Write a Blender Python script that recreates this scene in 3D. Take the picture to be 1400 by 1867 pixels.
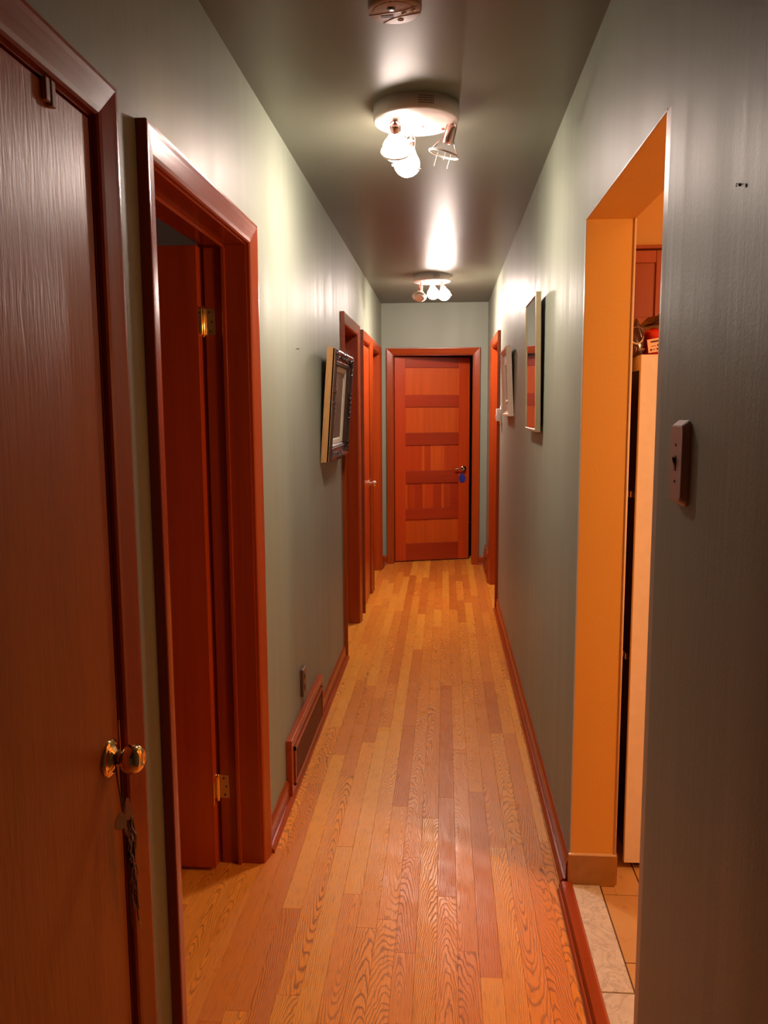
import bpy, bmesh, math, random
from mathutils import Vector, Matrix
random.seed(7)
PI = math.pi
for _o in list(bpy.data.objects):
    bpy.data.objects.remove(_o)
SC = bpy.context.scene
COL = SC.collection

# ------------------------------------------------------------------ camera
FPX, YAW, PITCH, ROLL, CAMZ = 1475.133, -0.0752, 0.1260, -0.0053, 1.4685
_f = Vector((math.sin(YAW) * math.cos(PITCH), math.cos(YAW) * math.cos(PITCH), -math.sin(PITCH)))
_r = Vector((math.cos(YAW), -math.sin(YAW), 0))
_u = _r.cross(_f)
_r2 = math.cos(ROLL) * _r + math.sin(ROLL) * _u
_u2 = -math.sin(ROLL) * _r + math.cos(ROLL) * _u
cam_data = bpy.data.cameras.new('camera')
cam = bpy.data.objects.new('camera', cam_data)
COL.objects.link(cam)
cam.matrix_world = Matrix(((_r2.x, _u2.x, -_f.x, 0), (_r2.y, _u2.y, -_f.y, 0), (_r2.z, _u2.z, -_f.z, CAMZ), (0, 0, 0, 1)))
cam_data.sensor_fit = 'HORIZONTAL'
cam_data.sensor_width = 36.0
cam_data.lens = FPX / 1400.0 * 36.0
cam_data.clip_start = 0.02
SC.camera = cam

# ------------------------------------------------------------------ world, exposure, kitchen lamp, added bedroom fill
world = bpy.data.worlds.new('world')
SC.world = world
world.use_nodes = True
world.node_tree.nodes['Background'].inputs[0].default_value = (0.5, 0.42, 0.35, 1)
world.node_tree.nodes['Background'].inputs[1].default_value = 0.02
SC.view_settings.view_transform = 'Standard'
SC.view_settings.look = 'None'
SC.view_settings.gamma = 1.0
SC.view_settings.use_curve_mapping = False
SC.view_settings.exposure = 1.36
SC.cycles.use_denoising = True
SC.cycles.max_bounces = 10
SC.cycles.diffuse_bounces = 6
SC.cycles.sample_clamp_indirect = 6.0
BULB = 225.0                      # emission of a lit bulb
BULB_COL = (1.0, 0.82, 0.72)
KITCHEN_W = 28.0
_k = bpy.data.lights.new('kitchen_light', 'POINT')
_k.energy = KITCHEN_W
_k.color = (1.0, 0.60, 0.29)
_k.shadow_soft_size = 0.12
_ko = bpy.data.objects.new('kitchen_light', _k)
_ko.location = (1.80, 1.45, 1.78)
COL.objects.link(_ko)
_b = bpy.data.lights.new('bedroom_fill', 'POINT')  # added fill with no fixture, lifts the dark room behind the open door
_b.energy = 3.5
_b.color = (1.0, 0.72, 0.6)
_b.shadow_soft_size = 0.1
_bo = bpy.data.objects.new('bedroom_fill', _b)
_bo.location = (-2.6, 2.9, 1.4)
COL.objects.link(_bo)


# ------------------------------------------------------------------ materials
class N:
    def __init__(s, name):
        s.m = bpy.data.materials.new(name)
        s.m.use_nodes = True
        s.t = s.m.node_tree
        s.p = s.t.nodes['Principled BSDF']

    def n(s, typ, ins=None, **kw):
        nd = s.t.nodes.new(typ)
        for k, v in kw.items():
            setattr(nd, k, v)
        if ins:
            for k, v in ins.items():
                s.set(nd, k, v)
        return nd

    def set(s, nd, k, v):
        if isinstance(v, bpy.types.NodeSocket):
            s.t.links.new(v, nd.inputs[k])
        else:
            nd.inputs[k].default_value = v

    def math(s, op, a, b=0.0, c=None):
        nd = s.n('ShaderNodeMath', operation=op)
        s.set(nd, 0, a)
        s.set(nd, 1, b)
        if c is not None:
            s.set(nd, 2, c)
        return nd.outputs[0]

    def noise(s, vec, scale, detail=3.0, rough=0.55, dist=0.0):
        nd = s.n('ShaderNodeTexNoise', {'Vector': vec, 'Scale': scale, 'Detail': detail, 'Roughness': rough, 'Distortion': dist})
        return nd.outputs['Fac']

    def mix(s, fac, a, b):
        nd = s.n('ShaderNodeMix', data_type='RGBA')
        s.set(nd, 0, fac)
        s.set(nd, 6, a)
        s.set(nd, 7, b)
        return nd.outputs[2]

    def remap(s, v, a, b, c=0.0, d=1.0):
        nd = s.n('ShaderNodeMapRange', {'Value': v, 'From Min': a, 'From Max': b, 'To Min': c, 'To Max': d})
        return nd.outputs[0]

    def coords(s, scale=(1, 1, 1), rand=0.0):
        tc = s.n('ShaderNodeTexCoord')
        mp = s.n('ShaderNodeMapping', {'Vector': tc.outputs['Object'], 'Scale': scale})
        if rand:
            oi = s.n('ShaderNodeObjectInfo')
            r = s.math('MULTIPLY', oi.outputs['Random'], rand)
            cx = s.n('ShaderNodeCombineXYZ', {0: r, 1: r, 2: r})
            va = s.n('ShaderNodeVectorMath', {0: mp.outputs[0], 1: cx.outputs[0]}, operation='ADD')
            return va.outputs[0]
        return mp.outputs[0]

    def bump(s, h, strength=0.2, dist=0.01):
        nd = s.n('ShaderNodeBump', {'Height': h, 'Strength': strength, 'Distance': dist})
        s.t.links.new(nd.outputs[0], s.p.inputs['Normal'])

    def base(s, col=None, rough=0.5, metal=0.0, spec=0.5, coat=0.0, coat_rough=0.1):
        if col is not None:
            s.set(s.p, 'Base Color', col if isinstance(col, bpy.types.NodeSocket) else (*col, 1))
        s.set(s.p, 'Roughness', rough)
        s.set(s.p, 'Metallic', metal)
        s.set(s.p, 'Specular IOR Level', spec)
        s.set(s.p, 'Coat Weight', coat)
        s.set(s.p, 'Coat Roughness', coat_rough)
        return s


def plain(name, col, rough=0.5, metal=0.0, spec=0.5, coat=0.0, var=0.08, scale=30.0, bump=0.0):
    k = N(name)
    v = k.coords()
    nz = k.noise(v, scale)
    a = tuple(c * (1 - var) for c in col) + (1,)
    b = tuple(min(1, c * (1 + var)) for c in col) + (1,)
    k.base(k.mix(nz, a, b), rough, metal, spec, coat)
    if bump:
        k.bump(nz, bump, 0.002)
    return k.m


def paint(name, col, rough, spec=0.5, brush=0.35, peel=0.25, bump=0.3, streaks=True):
    """Semi-gloss wall paint: roller stipple plus faint vertical brush strokes."""
    k = N(name)
    v = k.coords()
    big = k.noise(v, 1.3, 2.0)
    a = tuple(c * 0.94 for c in col) + (1,)
    b = tuple(c * 1.06 for c in col) + (1,)
    colr = k.mix(big, a, b)
    vb = k.coords((60, 60, 1.6))
    br = k.noise(vb, 1.0, 3.0)
    wide = k.noise(k.coords((11, 11, 0.35)), 1.0, 2.0)
    st = k.noise(v, 170.0, 2.0)
    lump = k.noise(v, 45.0, 2.0)
    rg = k.math('ADD', k.remap(wide, 0.3, 0.7, -0.05, 0.05), rough) if streaks else rough
    k.base(colr, rg, 0, spec)
    h = k.math('ADD', k.math('MULTIPLY', br, brush), k.math('MULTIPLY', st, peel))
    if streaks:
        h = k.math('ADD', h, k.math('MULTIPLY', lump, peel * 0.9))
        h = k.math('ADD', h, k.math('MULTIPLY', wide, brush * 2.2))
    k.bump(h, bump, 0.004)
    return k.m


def wood(name, axis, col, dark, rough=0.25, spec=0.4, coat=0.12, grain=1.0, bump=0.06, coat_rough=0.15, along=1.3, cross=38.0):
    k = N(name)
    sc = [cross] * 3
    sc[axis] = along
    v = k.coords(tuple(sc), 37.0)
    fine = k.noise(v, 1.0, 4.0, 0.6, 0.6)
    sc2 = [9.0, 9.0, 9.0]
    sc2[axis] = 0.7
    wide = k.noise(k.coords(tuple(sc2), 19.0), 1.0, 2.0)
    oi = k.n('ShaderNodeObjectInfo')
    f = k.remap(k.math('ADD', k.math('MULTIPLY', fine, 0.6), k.math('MULTIPLY', wide, 0.5)), 0.35, 0.75, 0.0, grain)
    c = k.mix(f, (*dark, 1), (*col, 1))
    hv = k.n('ShaderNodeHueSaturation', {'Color': c, 'Value': k.remap(oi.outputs['Random'], 0, 1, 0.90, 1.10)})
    k.base(hv.outputs[0], rough, 0, spec, coat, coat_rough)
    k.bump(fine, bump, 0.004)
    return k.m


def oak_floor(name):
    """Varnished red-oak strips: each strip (one object) gets its own cut, tone and cathedral grain."""
    k = N(name)
    tc = k.n('ShaderNodeTexCoord')
    oi = k.n('ShaderNodeObjectInfo')
    rnd = oi.outputs['Random']
    wn = k.n('ShaderNodeTexWhiteNoise', {'W': k.math('MULTIPLY', rnd, 917.0)}, noise_dimensions='1D')
    r1 = k.n('ShaderNodeSeparateColor', {0: wn.outputs['Color']})
    ra, rb, rc = r1.outputs[0], r1.outputs[1], r1.outputs[2]
    off = k.n('ShaderNodeCombineXYZ', {0: k.math('MULTIPLY', ra, 31.0), 1: k.math('MULTIPLY', rb, 57.0), 2: k.math('MULTIPLY', rc, 11.0)})
    pos = k.n('ShaderNodeVectorMath', {0: tc.outputs['Object'], 1: off.outputs[0]}, operation='ADD').outputs[0]
    sep = k.n('ShaderNodeSeparateXYZ', {0: tc.outputs['Object']})
    x, y = sep.outputs[0], sep.outputs[1]

    def nz(scale, s, d=2.0):
        mp = k.n('ShaderNodeMapping', {'Vector': pos, 'Scale': scale})
        return k.noise(mp.outputs[0], s, d)
    big = k.math('SUBTRACT', nz((9, 1.6, 1), 1.0), 0.5)
    med = k.math('SUBTRACT', nz((26, 9, 1), 1.0), 0.5)
    small = k.math('SUBTRACT', nz((60, 38, 1), 1.0), 0.5)
    xc = k.math('ADD', x, k.remap(ra, 0, 1, -0.075, 0.075))
    xc = k.math('ADD', xc, k.math('MULTIPLY', big, 0.030))
    dep = k.math('ADD', k.remap(rb, 0, 1, 0.004, 0.05), k.math('MULTIPLY', k.math('ADD', y, k.remap(rc, 0, 1, -0.7, 0.7)), 0.085))
    dep = k.math('ADD', dep, k.math('MULTIPLY', big, 0.05))
    rr = k.math('SQRT', k.math('ADD', k.math('MULTIPLY', xc, xc), k.math('MULTIPLY', dep, dep)))
    rr = k.math('ADD', rr, k.math('MULTIPLY', med, 0.009))
    rr = k.math('ADD', rr, k.math('MULTIPLY', small, 0.0032))
    fr = k.math('FRACT', k.math('MULTIPLY', rr, k.remap(rc, 0, 1, 185.0, 320.0)))
    line = k.remap(k.math('ABSOLUTE', k.math('SUBTRACT', fr, 0.62)), 0.0, 0.24, 1.0, 0.0)
    pores = k.remap(nz((420, 16, 1), 1.0), 0.53, 0.72, 0.0, 0.8)
    tone = k.n('ShaderNodeValToRGB', {'Fac': ra})
    e = tone.color_ramp.elements
    e[0].color = (0.93, 0.390, 0.048, 1)
    e[1].color = (0.66, 0.188, 0.024, 1)
    e[1].position = 1.0
    x1 = e.new(0.35)
    x1.color = (0.90, 0.330, 0.038, 1)
    x2 = e.new(0.7)
    x2.color = (0.78, 0.248, 0.030, 1)
    fac = k.math('MULTIPLY', k.math('MULTIPLY', line, k.remap(rb, 0, 1, 0.55, 0.95)), k.remap(nz((12, 2, 1), 1.0), 0.3, 0.6, 0.45, 1.0))
    c = k.mix(fac, tone.outputs[0], (0.19, 0.042, 0.007, 1))
    c = k.mix(k.math('MULTIPLY', pores, 0.6), c, (0.30, 0.072, 0.014, 1))
    spots = k.remap(k.noise(tc.outputs['Object'], 55.0, 1.0), 0.78, 0.82, 0.0, 0.8)
    c = k.mix(spots, c, (0.07, 0.02, 0.008, 1))
    rough = k.math('ADD', k.remap(k.noise(tc.outputs['Object'], 9.0), 0.3, 0.7, 0.24, 0.40), k.math('MULTIPLY', fac, 0.12))
    k.base(c, rough, 0, 0.35, 0.0, 0.2)
    k.bump(k.math('ADD', k.math('MULTIPLY', fac, -1.0), k.math('MULTIPLY', pores, -0.6)), 0.22, 0.0015)
    return k.m


def marble(name):
    k = N(name)
    v = k.coords((1, 1, 1), 5.0)
    w = k.noise(v, 9.0, 5.0, 0.6, 2.2)
    vein = k.remap(k.math('ABSOLUTE', k.math('SUBTRACT', w, 0.5)), 0.0, 0.035, 1.0, 0.0)
    cloud = k.noise(v, 22.0, 3.0, 0.6, 1.5)
    c = k.mix(cloud, (0.52, 0.44, 0.35, 1), (0.80, 0.70, 0.58, 1))
    c = k.mix(k.math('MULTIPLY', vein, 0.55), c, (0.36, 0.30, 0.26, 1))
    k.base(c, 0.25, 0, 0.5)
    return k.m


def tile_mat(name):
    k = N(name)
    v = k.coords((1, 1, 1), 9.0)
    c = k.mix(k.noise(v, 7.0, 4.0), (0.50, 0.26, 0.09, 1), (0.66, 0.38, 0.15, 1))
    c = k.mix(k.remap(k.noise(v, 26.0, 2.0), 0.62, 0.75, 0, 0.5), c, (0.34, 0.17, 0.08, 1))
    k.base(c, 0.38)
    k.bump(k.noise(v, 30.0), 0.12, 0.003)
    return k.m


def glow(name, col, st):
    k = N(name)
    k.base(col, 0.2)
    k.set(k.p, 'Emission Color', (*BULB_COL, 1))
    k.set(k.p, 'Emission Strength', st)
    return k.m


def picture_mat(name, a, b, c, scale, rough=0.35, coat=0.0):
    k = N(name)
    v = k.coords((1, 1, 1.0))
    n1 = k.noise(v, scale, 5.0, 0.6, 0.8)
    cr = k.n('ShaderNodeValToRGB', {'Fac': n1})
    e = cr.color_ramp.elements
    e[0].position, e[0].color = 0.30, (*a, 1)
    e[1].position, e[1].color = 0.72, (*c, 1)
    m = e.new(0.5)
    m.color = (*b, 1)
    k.base(cr.outputs[0], rough, 0, 0.5, coat, 0.02)
    return k.m


RED, RED_D = (0.39, 0.058, 0.006), (0.27, 0.036, 0.005)
M = {
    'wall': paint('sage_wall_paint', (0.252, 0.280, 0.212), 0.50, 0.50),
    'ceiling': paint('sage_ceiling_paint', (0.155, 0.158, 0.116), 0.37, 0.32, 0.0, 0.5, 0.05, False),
    'bead': plain('corner_bead_highlight', (0.52, 0.46, 0.38), 0.35),  # highlight along the plaster corners, put into the colour
    'room': plain('grey_room_plaster', (0.33, 0.25, 0.215), 0.7),
    'kitchen': paint('amber_kitchen_paint', (0.74, 0.40, 0.085), 0.5, 0.4, 0.05, 0.25),
    'kceil': plain('cream_kitchen_ceiling', (0.75, 0.62, 0.42), 0.7),
    'floor': oak_floor('red_oak_strip'),
    'subfloor': plain('dark_subfloor', (0.05, 0.02, 0.01), 0.9),
    'trim_z': wood('varnished_fir_upright', 2, RED, RED_D),
    'trim_y': wood('varnished_fir_along', 1, RED, RED_D),
    'trim_x': wood('varnished_fir_across', 0, RED, RED_D),
    'slab': wood('brown_stained_veneer', 2, (0.44, 0.118, 0.012), (0.33, 0.080, 0.009), 0.38, 0.4, 0.0, 1.0, 0.30, along=11.0, cross=110.0),
    'leaf': wood('red_stained_veneer', 2, (0.56, 0.075, 0.007), (0.38, 0.042, 0.005), 0.3, 0.5, 0.1),
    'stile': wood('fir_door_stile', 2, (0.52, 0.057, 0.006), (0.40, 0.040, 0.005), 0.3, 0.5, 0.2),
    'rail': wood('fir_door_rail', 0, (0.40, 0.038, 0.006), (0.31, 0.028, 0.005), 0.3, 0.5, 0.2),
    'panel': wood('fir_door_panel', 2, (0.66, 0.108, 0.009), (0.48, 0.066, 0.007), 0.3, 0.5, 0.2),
    'cab': wood('kitchen_cabinet_wood', 2, (0.34, 0.066, 0.010), (0.24, 0.040, 0.006), 0.35),
    'brass': plain('polished_brass', (0.95, 0.66, 0.27), 0.10, 1.0, var=0.04),
    'nickel': plain('polished_nickel', (0.78, 0.66, 0.55), 0.14, 1.0, var=0.04),
    'steel': plain('dull_brass_leaf', (0.52, 0.42, 0.28), 0.35, 1.0, var=0.1),
    'screw': plain('dark_screw', (0.05, 0.03, 0.02), 0.5, 0.6),
    'brown_metal': plain('brown_metal', (0.40, 0.25, 0.22), 0.30, 0.0, 0.6),
    'outlet': plain('brown_outlet_plastic', (0.13, 0.055, 0.03), 0.3),
    'switch': plain('pinkish_brown_switch_plate', (0.45, 0.32, 0.285), 0.3, 0.1),
    'black': plain('black_plastic', (0.012, 0.010, 0.009), 0.3),
    'dark': plain('dark_gap', (0.02, 0.012, 0.01), 0.9),
    'white': plain('white_enamel', (0.86, 0.82, 0.77), 0.35),
    'fridge': plain('white_fridge_enamel', (0.80, 0.70, 0.58), 0.4),
    'lampbase': plain('white_lamp_enamel', (0.72, 0.62, 0.58), 0.28),
    'detector': plain('ivory_detector_plastic', (0.42, 0.31, 0.28), 0.45),
    'socket': plain('copper_tinted_chrome', (0.72, 0.44, 0.38), 0.2, 0.9),
    'lit': glow('lit_bulb_glass', (1, 0.95, 0.9), BULB * 1.32),
    'neck': glow('silvered_bulb_neck', (0.8, 0.7, 0.6), BULB * 0.06),
    'lit_strong': glow('brighter_lit_bulb_glass', (1, 0.95, 0.9), BULB * 1.55),
    'lit_weak': glow('weaker_lit_bulb_glass', (1, 0.95, 0.9), BULB * 0.40),
    'bulb_off': plain('frosted_unlit_bulb', (0.80, 0.70, 0.60), 0.15),
    'bulb_mirror': plain('silvered_bulb', (0.75, 0.62, 0.52), 0.15, 0.8),
    'gold_wood': wood('gilt_frame_side', 2, (0.50, 0.27, 0.095), (0.30, 0.15, 0.05), 0.4, 0.5, 0.0),
    'carved': plain('dark_bronze_carving', (0.050, 0.026, 0.020), 0.27, 0.0, 0.6, 0.0, 0.3, 60.0, 0.3),
    'moulding': plain('dark_frame_moulding', (0.07, 0.032, 0.022), 0.3),
    'liner': plain('cream_frame_liner', (0.78, 0.67, 0.52), 0.5),
    'olive': plain('olive_gilt_frame', (0.33, 0.26, 0.14), 0.35, 0.2),
    'blond': wood('pale_pink_frame_wood', 2, (0.95, 0.74, 0.56), (0.82, 0.60, 0.43), 0.4, 0.5, 0.0),
    'mat': plain('pinkish_picture_mat', (0.56, 0.40, 0.33), 0.6),
    'painting': picture_mat('muted_painting', (0.05, 0.045, 0.035), (0.16, 0.135, 0.10), (0.30, 0.26, 0.21), 9.0),
    'print': picture_mat('glazed_print', (0.05, 0.05, 0.045), (0.09, 0.085, 0.075), (0.14, 0.13, 0.11), 5.0, 0.03, 1.0),
    'smallpic': picture_mat('small_dark_picture', (0.03, 0.02, 0.015), (0.10, 0.06, 0.04), (0.25, 0.18, 0.12), 14.0, 0.1),
    'grille': plain('brown_grille_metal', (0.22, 0.070, 0.026), 0.45, 0.2),
    'marble': marble('cream_marble'),
    'tile': tile_mat('terracotta_tile'),
    'grout': plain('brown_grout', (0.17, 0.10, 0.06), 0.9),
    'base_tile': plain('brown_base_tile', (0.37, 0.175, 0.042), 0.4, var=0.25),
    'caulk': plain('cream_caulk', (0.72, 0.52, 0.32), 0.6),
    'bag_dark': plain('maroon_bag_plastic', (0.055, 0.016, 0.014), 0.25),
    'bag_red': plain('red_bag_plastic', (0.62, 0.030, 0.012), 0.3),
    'label': plain('cream_label', (0.80, 0.50, 0.34), 0.5),
    'ink': plain('dark_label_ink', (0.06, 0.02, 0.015), 0.6),
    'blue': plain('blue_plastic_tag', (0.030, 0.045, 0.30), 0.35, var=0.25, scale=120.0),
    'blue_dark': plain('navy_ink', (0.008, 0.012, 0.10), 0.5),
    'cord': plain('brown_cord', (0.12, 0.045, 0.028), 0.5),
    'plastic': plain('milky_plastic', (0.55, 0.42, 0.36), 0.3),
    'film': plain('wrinkled_brown_film', (0.46, 0.25, 0.19), 0.22, var=0.45, scale=90.0),
}


# ------------------------------------------------------------------ mesh helpers
def finish(bm):
    bmesh.ops.recalc_face_normals(bm, faces=bm.faces)


def box(bm, x0, x1, y0, y1, z0, z1, bev=0.0):
    xs, ys, zs = sorted((x0, x1)), sorted((y0, y1)), sorted((z0, z1))
    v = [bm.verts.new((x, y, z)) for x in xs for y in ys for z in zs]
    q = [(0, 1, 3, 2), (4, 6, 7, 5), (0, 4, 5, 1), (2, 3, 7, 6), (0, 2, 6, 4), (1, 5, 7, 3)]
    fs = [bm.faces.new([v[i] for i in f]) for f in q]
    if bev:
        es = list({e for f in fs for e in f.edges})
        bmesh.ops.bevel(bm, geom=es, offset=bev, segments=2, profile=0.5, affect='EDGES')
    return fs


def BX(*a, bev=0.0):
    bm = bmesh.new()
    box(bm, *a, bev=bev)
    return bm


def frame_axes(d):
    d = Vector(d).normalized()
    a = Vector((0, 0, 1)) if abs(d.z) < 0.9 else Vector((1, 0, 0))
    s = d.cross(a).normalized()
    return s, d.cross(s).normalized(), d


def lathe(bm, prof, origin, axis=(0, 0, 1), seg=32, smooth=True):
    """prof: (radius, height along axis)."""
    s, t, d = frame_axes(axis)
    o = Vector(origin)
    rings = []
    for r, h in prof:
        if r < 1e-6:
            rings.append([bm.verts.new(o + d * h)])
        else:
            rings.append([bm.verts.new(o + d * h + (s * math.cos(2 * PI * i / seg) + t * math.sin(2 * PI * i / seg)) * r) for i in range(seg)])
    for a, b in zip(rings, rings[1:]):
        for i in range(seg):
            j = (i + 1) % seg
            vs = []
            if len(a) == 1 and len(b) == 1:
                continue
            if len(a) == 1:
                vs = [a[0], b[i], b[j]]
            elif len(b) == 1:
                vs = [a[i], b[0], a[j]]
            else:
                vs = [a[i], b[i], b[j], a[j]]
            f = bm.faces.new(vs)
            f.smooth = smooth
    for ring, rev in ((rings[0], True), (rings[-1], False)):
        if len(ring) > 1:
            bm.faces.new(ring[::-1] if rev else ring)


def tube(bm, pts, r, seg=8, closed=False):
    pts = [Vector(p) for p in pts]
    rings = []
    n = len(pts)
    for i, p in enumerate(pts):
        if closed:
            d = pts[(i + 1) % n] - pts[i - 1]
        else:
            d = pts[min(i + 1, n - 1)] - pts[max(i - 1, 0)]
        s, t, _ = frame_axes(d)
        rr = r[i] if isinstance(r, (list, tuple)) else r
        rings.append([bm.verts.new(p + (s * math.cos(2 * PI * k / seg) + t * math.sin(2 * PI * k / seg)) * rr) for k in range(seg)])
    m = n if closed else n - 1
    for i in range(m):
        a, b = rings[i], rings[(i + 1) % n]
        # match the start vertex so that the skin does not twist
        off = min(range(seg), key=lambda q: (a[0].co - b[q].co).length)
        for k in range(seg):
            f = bm.faces.new((a[k], a[(k + 1) % seg], b[(k + 1 + off) % seg], b[(k + off) % seg]))
            f.smooth = True
    if not closed:
        bm.faces.new(rings[0][::-1])
        bm.faces.new(rings[-1])


def sphere(bm, c, r, seg=20, sq=(1, 1, 1)):
    v = bmesh.ops.create_uvsphere(bm, u_segments=seg, v_segments=seg // 2, radius=r)['verts']
    for x in v:
        x.co = Vector((x.co.x * sq[0], x.co.y * sq[1], x.co.z * sq[2])) + Vector(c)
    for f in {f for x in v for f in x.link_faces}:
        f.smooth = True


def loft(bm, A, B):
    """Two matching closed outlines (lists of points) joined into a solid bar."""
    a = [bm.verts.new(p) for p in A]
    b = [bm.verts.new(p) for p in B]
    n = len(a)
    for i in range(n):
        j = (i + 1) % n
        bm.faces.new((a[i], a[j], b[j], b[i]))
    bm.faces.new(a[::-1])
    bm.faces.new(b)


def wloc(o):
    p = Vector((0, 0, 0))
    while o is not None:
        p += o.location
        o = o.parent
    return p


def obj(name, bm, mat, parent=None, local=False, origin=None):
    """Link bm (given in world coordinates, unless local) as one mesh object."""
    finish(bm)
    me = bpy.data.meshes.new(name)
    off = Vector((0, 0, 0))
    if parent is not None and not local:
        off = wloc(parent)
    o = bpy.data.objects.new(name, me)
    if origin is not None:
        ov = Vector(origin)
        o.location = ov - off
        bmesh.ops.translate(bm, verts=bm.verts, vec=-ov)
    elif off.length:
        bmesh.ops.translate(bm, verts=bm.verts, vec=-off)
    bm.to_mesh(me)
    bm.free()
    me.materials.append(M[mat] if isinstance(mat, str) else mat)
    COL.objects.link(o)
    if parent is not None:
        o.parent = parent
    return o


def tag(o, label, cat, group=None, kind=None):
    o['label'] = label
    o['category'] = cat
    if group:
        o['group'] = group
    if kind:
        o['kind'] = kind
    return o


def thing(name, label, cat, loc, group=None, kind=None, rot=None):
    o = bpy.data.objects.new(name, None)
    COL.objects.link(o)
    o.empty_display_size = 0.05
    o.location = loc
    if rot:
        o.rotation_euler = rot
    return tag(o, label, cat, group, kind)


def struct(name, bm, mat, parent=None, origin=None):
    o = obj(name, bm, mat, parent, origin=origin)
    o['kind'] = 'structure'
    return o


# ------------------------------------------------------------------ room shell
XL, XR, YE, H = -0.591, 0.393, 7.626, 2.44
T = 0.12
HEAD = 1.955          # underside of the door heads
CW = 0.063            # casing width
OPEN_L = [(0.62, 1.376), (1.650, 2.437), (4.715, 5.435), (5.785, 6.335), (6.535, 7.295)]
OPEN_R = [(1.552, 2.382, 1.992), (5.945, 6.725, HEAD)]
XRK = XR + 0.13       # kitchen face of the right wall
JB = 0.02             # jamb board


def wall_x(name, x0, x1, y0, y1, openings, mat):
    bm = bmesh.new()
    y = y0
    for a, b, h in openings:
        box(bm, x0, x1, y, a, 0, H)
        box(bm, x0, x1, a, b, h, H)
        y = b
    box(bm, x0, x1, y, y1, 0, H)
    return struct(name, bm, mat)


wall_x('wall_left', XL - T, XL, -1.6, YE + T, [(a - JB, b + JB, HEAD + JB) for a, b in OPEN_L], 'wall')
wall_x('wall_right', XR, XRK, -1.6, YE + T,
       [(OPEN_R[0][0] - 0.003, OPEN_R[0][1] + 0.003, OPEN_R[0][2] + 0.003), (OPEN_R[1][0] - JB, OPEN_R[1][1] + JB, HEAD + JB)], 'wall')
EX0, EX1, EHEAD = -0.478, 0.257, 1.965
bm = bmesh.new()
box(bm, XL - T, EX0 - JB, YE, YE + T, 0, H)
box(bm, EX1 + JB, XR + T, YE, YE + T, 0, H)
box(bm, EX0 - JB, EX1 + JB, YE, YE + T, EHEAD + JB, H)
struct('wall_end', bm, 'wall')
struct('wall_back', BX(XL - T, XRK, -1.6 - T, -1.6, 0, H), 'wall')
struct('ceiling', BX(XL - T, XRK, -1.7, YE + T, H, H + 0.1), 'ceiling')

# room behind the open door on the left, room beyond the end door
bm = bmesh.new()
box(bm, -3.3, XL - T, 0.6, 0.7, 0, H)
box(bm, -3.3, XL - T, 4.1, 4.2, 0, H)
box(bm, -3.4, -3.3, 0.6, 4.2, 0, H)
struct('wall_bedroom', bm, 'room')
struct('ceiling_bedroom', BX(-3.4, XL - T, 0.6, 4.2, H, H + 0.1), 'room')
bm = bmesh.new()
box(bm, -1.6, -1.5, YE + T, 10.5, 0, H)
box(bm, 1.5, 1.6, YE + T, 10.5, 0, H)
box(bm, -1.6, 1.6, 10.5, 10.6, 0, H)
struct('wall_far_room', bm, 'room')
struct('ceiling_far_room', BX(-1.6, 1.6, YE + T, 10.6, H, H + 0.1), 'room')

# kitchen shell
bm = bmesh.new()
box(bm, XRK, 3.3, 3.56, 3.66, 0, H)
box(bm, 3.2, 3.3, -0.6, 3.6, 0, H)
box(bm, XRK, 3.3, -0.7, -0.6, 0, H)
box(bm, XRK, XRK + 0.004, -0.6, 1.549, 0, H)
box(bm, XRK, XRK + 0.004, 2.386, 3.56, 0, H)
box(bm, XRK, XRK + 0.004, 1.549, 2.386, 1.996, H)
struct('wall_kitchen', bm, 'kitchen')
struct('ceiling_kitchen', BX(XRK, 3.3, -0.7, 3.66, H, H + 0.1), 'kceil')

# plastered lining of the kitchen opening, with corner bead and strips; strips coloured pale for a caught highlight
a, b, h = OPEN_R[0]
lin = thing('trim_1', 'amber painted plaster lining of the open kitchen doorway', 'opening', (0.45, b, 0), kind='structure')
obj('lining', BX(XR + 0.001, XRK + 0.004, b, b + 0.0035, 0, h), 'kitchen', lin)
obj('lining', BX(XR + 0.001, XRK + 0.004, a - 0.0035, a, 0, h), 'kitchen', lin)
obj('lining', BX(XR + 0.001, XRK + 0.004, a, b, h, h + 0.0035), 'kitchen', lin)
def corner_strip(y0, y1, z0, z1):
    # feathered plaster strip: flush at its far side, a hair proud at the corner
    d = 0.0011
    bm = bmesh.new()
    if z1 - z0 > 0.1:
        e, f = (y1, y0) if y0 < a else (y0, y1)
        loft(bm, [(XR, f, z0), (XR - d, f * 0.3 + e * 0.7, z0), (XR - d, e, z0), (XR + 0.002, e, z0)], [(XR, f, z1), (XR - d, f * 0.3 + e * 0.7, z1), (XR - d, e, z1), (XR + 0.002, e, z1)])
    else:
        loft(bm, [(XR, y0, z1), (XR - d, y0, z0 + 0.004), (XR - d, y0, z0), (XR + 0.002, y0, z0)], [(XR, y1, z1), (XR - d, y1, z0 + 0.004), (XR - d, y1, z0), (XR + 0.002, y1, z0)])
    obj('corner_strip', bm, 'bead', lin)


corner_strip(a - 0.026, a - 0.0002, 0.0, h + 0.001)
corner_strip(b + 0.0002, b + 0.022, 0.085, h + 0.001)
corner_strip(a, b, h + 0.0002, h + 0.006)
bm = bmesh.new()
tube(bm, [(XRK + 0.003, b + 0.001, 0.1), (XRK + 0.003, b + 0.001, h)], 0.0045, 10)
obj('corner_bead', bm, 'caulk', lin)
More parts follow.
